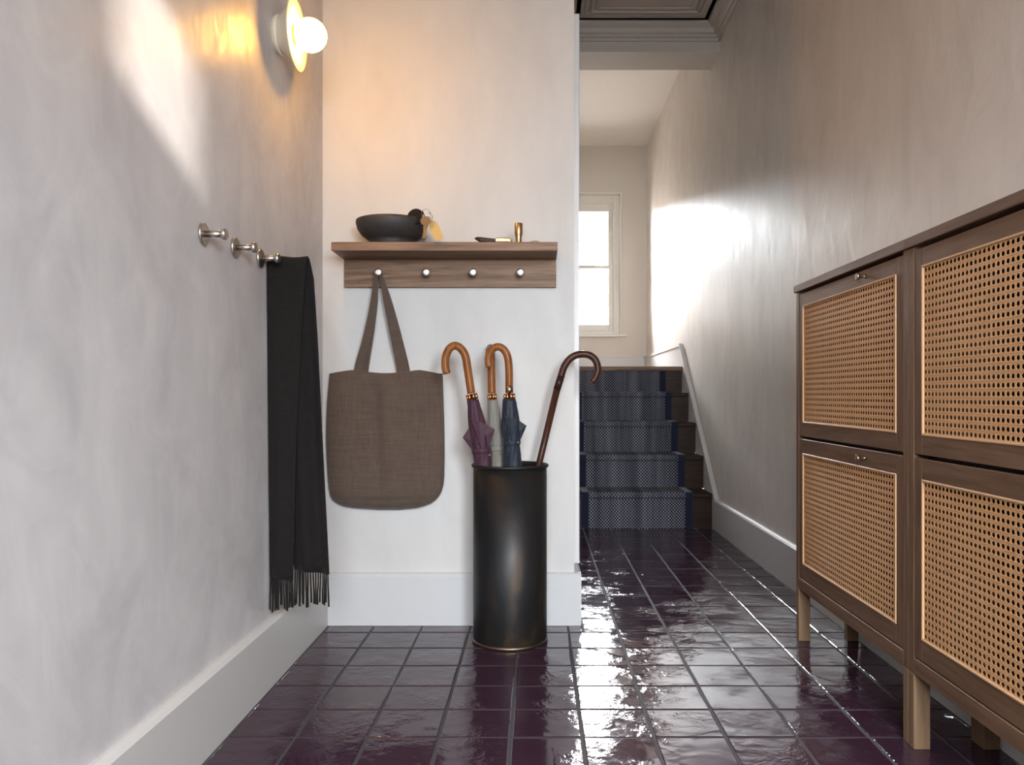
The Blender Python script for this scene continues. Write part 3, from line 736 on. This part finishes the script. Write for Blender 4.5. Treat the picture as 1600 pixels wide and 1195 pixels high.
umbrella('navy umbrella with a brass collar under its tan crook handle', M['navy'], 2.905,
    [(765.5, 573), (763.6, 568), (764, 556), (769, 546), (778, 541.8), (787, 546), (793, 557), (795.2, 575), (795.6, 604)], 6.0,
    (796, 619.5, 9.8), (795.8, 614), (-.088, 2.93, .02),
    [(623, 795.6, 10.2), (650, 797.5, 13.8), (664, 798, 15.0), (684, 799.5, 13.5), (692, 799.8, 12.6), (712, 800.5, 13.6), (735, 801.5, 14.6)],
    [((811, 657, -.006), (823, 665, -.008), (812, 690, -.008)), ((788, 650, -.03), (800, 688, -.038), (808, 655, -.03))], 691.5, (809.8, 690.5), collar=((795.6, 602.5), (795.8, 614)))
# ------------------------------------------------------------------ walking stick
ws_ = thing('walking_stick', 'dark brown wooden walking stick with a curved handle leaning in the stand', 'walking stick')
Dw = 2.955
cp = [(924, 597.5), (929.5, 591), (934, 578), (930.5, 563), (920, 554.5), (905, 553.6), (891, 560), (881.5, 573), (876.5, 588)]
MB().tube(smooth_path([P(a, b, Dw) for a, b in cp], 8), lambda t: 5.6*Dw/F*(1 if t > .05 else .7+.3*(t/.05)**.5), 20).obj('crook', M['cane_dark'], ws_)
MB().tube([P(876.5, 588, Dw), P(870, 609, Dw)], 5.75*Dw/F, 20).obj('collar', M['cane_black'], ws_)
MB().tube([P(870, 609, Dw), P(841.5, 728, Dw), P(800, 880, Dw), Vector((-.142, Dw, .022))], lambda t: (5.5-1.4*t)*Dw/F, 18).obj('shaft', M['cane_dark'], ws_)
MB().tube([Vector((-.1415, Dw, .026)), Vector((-.1455, Dw, .017))], .0105, 16).obj('ferrule', M['leather'], ws_)
base_empty(ws_, (-.142, Dw, .02))

# ------------------------------------------------------------------ shoe cabinets
XF = .933; XBK = 1.147
def cane_mesh(y0, y1, z0, z1):
    """woven cane: doubled uprights and crosspieces with single diagonals cutting the corners"""
    ny = round((y1-y0)/.0172); nz = round((z1-z0)/.0176); py = (y1-y0)/ny; pz = (z1-z0)/nz; m = MB(); x = 0.0
    def bar(a, b, wd, x, th=.0005):
        a = Vector(a); b = Vector(b); d = (b-a).normalized(); n = Vector((-d.y, d.x)); vs = []
        for p in (a, b):
            for s, xx in ((-1, x+th), (-.72, x), (.72, x), (1, x+th)): q = p+n*(s*wd/2); vs.append((xx, q.x, q.y))
        m.add(vs, [(0, 1, 5, 4), (1, 2, 6, 5), (2, 3, 7, 6), (3, 0, 4, 7), (0, 3, 2, 1), (4, 5, 6, 7)])
    g = .0021
    for j in range(nz+1):
        zc = z0+j*pz
        for s in (-1, 1):
            if z0 <= zc+s*g <= z1: bar((y0, zc+s*g), (y1, zc+s*g), .0034, x)
    for i in range(ny+1):
        yc = y0+i*py
        for s in (-1, 1):
            if y0 <= yc+s*.0022 <= y1: bar((yc+s*.0019, z0), (yc+s*.0019, z1), .0027, x+.0002)
    Wd, Hd = ny*2, nz*2                     # diagonals in half steps, passing between the crossings
    for k in range(-Hd+1, Wd, 2):
        i0, j0 = (k, 0) if k >= 0 else (0, -k); st_ = min(Wd-i0, Hd-j0)
        if st_ > 0:
            bar((y0+i0*py/2, z0+j0*pz/2), (y0+(i0+st_)*py/2, z0+(j0+st_)*pz/2), .0026, x+.0003)
            bar((y0+i0*py/2, z1-j0*pz/2), (y0+(i0+st_)*py/2, z1-(j0+st_)*pz/2), .0026, x+.0004)
    return m
def frame4(m, x0, x1, y0, y1, z0, z1, wd, c=0):
    for q in ((y0, y1, z0, z0+wd), (y0, y1, z1-wd, z1), (y0, y0+wd, z0+wd, z1-wd), (y1-wd, y1, z0+wd, z1-wd)): m.box(x0, x1, q[0], q[1], q[2], q[3], c)
    return m
def cabinet(y0, y1, label):
    o = thing('shoe_cabinet', label, 'cabinet', 'cane-fronted shoe cabinets along the wall')
    PW = .030
    box('top_board', M['oak_y'], o, (XF-.008, XBK, y0+.0008, y1-.0008+(.004 if y1 > 2.5 else 0), 1.247, 1.273), .002)
    for a, b in ((y0+.0008, y0+PW), (y1-PW, y1-.0008)):
        box('side_panel', M['oak_z'], o, (XF, XBK, a, b, .188, 1.247), .0015)
        for x in (XF, XBK-.041): box('leg', M['leg_oak'], o, (x, x+.041, a, b, 0.0005, .188), .0015)
    box('back_panel', M['dark_x'], o, (XBK-.012, XBK-.002, y0+PW, y1-PW, .19, 1.247))
    box('bottom_board', M['oak_y'], o, (XF+.03, XBK-.012, y0+PW, y1-PW, .19, .21))
    box('divider', M['dark_x'], o, (XF+.035, XBK-.012, y0+PW, y1-PW, .722, .738))
    box('front_rail', M['oak_y'], o, (XF, XF+.025, y0+PW, y1-PW, .188, .229), .0015)
    a, b = y0+PW+.002, y1-PW-.002; sw = .039
    for z0, z1, c0, c1 in ((.7345, 1.2375, .781, 1.195), (.2325, .7245, .284, .675)):
        d = bpy.data.objects.new('door', None); COL.objects.link(d); d.parent = o
        for q in ((a, a+sw), (b-sw, b)): box('stile', M['oak_z'], d, (XF+.001, XF+.021, q[0], q[1], z0, z1), .001)
        box('rail', M['oak_y'], d, (XF+.001, XF+.021, a+sw, b-sw, z0, c0), .001); box('rail', M['oak_y'], d, (XF+.001, XF+.021, a+sw, b-sw, c1, z1), .001)
        ya, yb = a+sw, b-sw
        frame4(MB(), XF-.0015, XF+.006, ya, yb, c0, c1, .0055, .0012).obj('bead', M['bead'], d)
        cw = cane_mesh(ya+.004, yb-.004, c0+.004, c1-.004).obj('cane_weave', M['cane'], d, kind='stuff'); cw.location.x = XF+.003
        ky = y0+.268; kz = (c1+z1)/2+.001
        MB().lathe([(.0055, 0), (.0040, .004), (.0040, .016), (.0065, .019), (.0095, .0205), (.0105, .023), (.0105, .027), (.0085, .0285)], 24, Matrix.Translation((XF+.001, ky, kz)) @ AXNX).obj('knob', M['knob'], d)
    base_empty(o, (1.04, (y0+y1)/2, 0))
cabinet(2.045, 2.933, 'smoked oak cabinet with cane doors and small knobs, nearer the stairs')
cabinet(1.157, 2.045, 'smoked oak cabinet with cane doors, cut off by the edge of the photo')
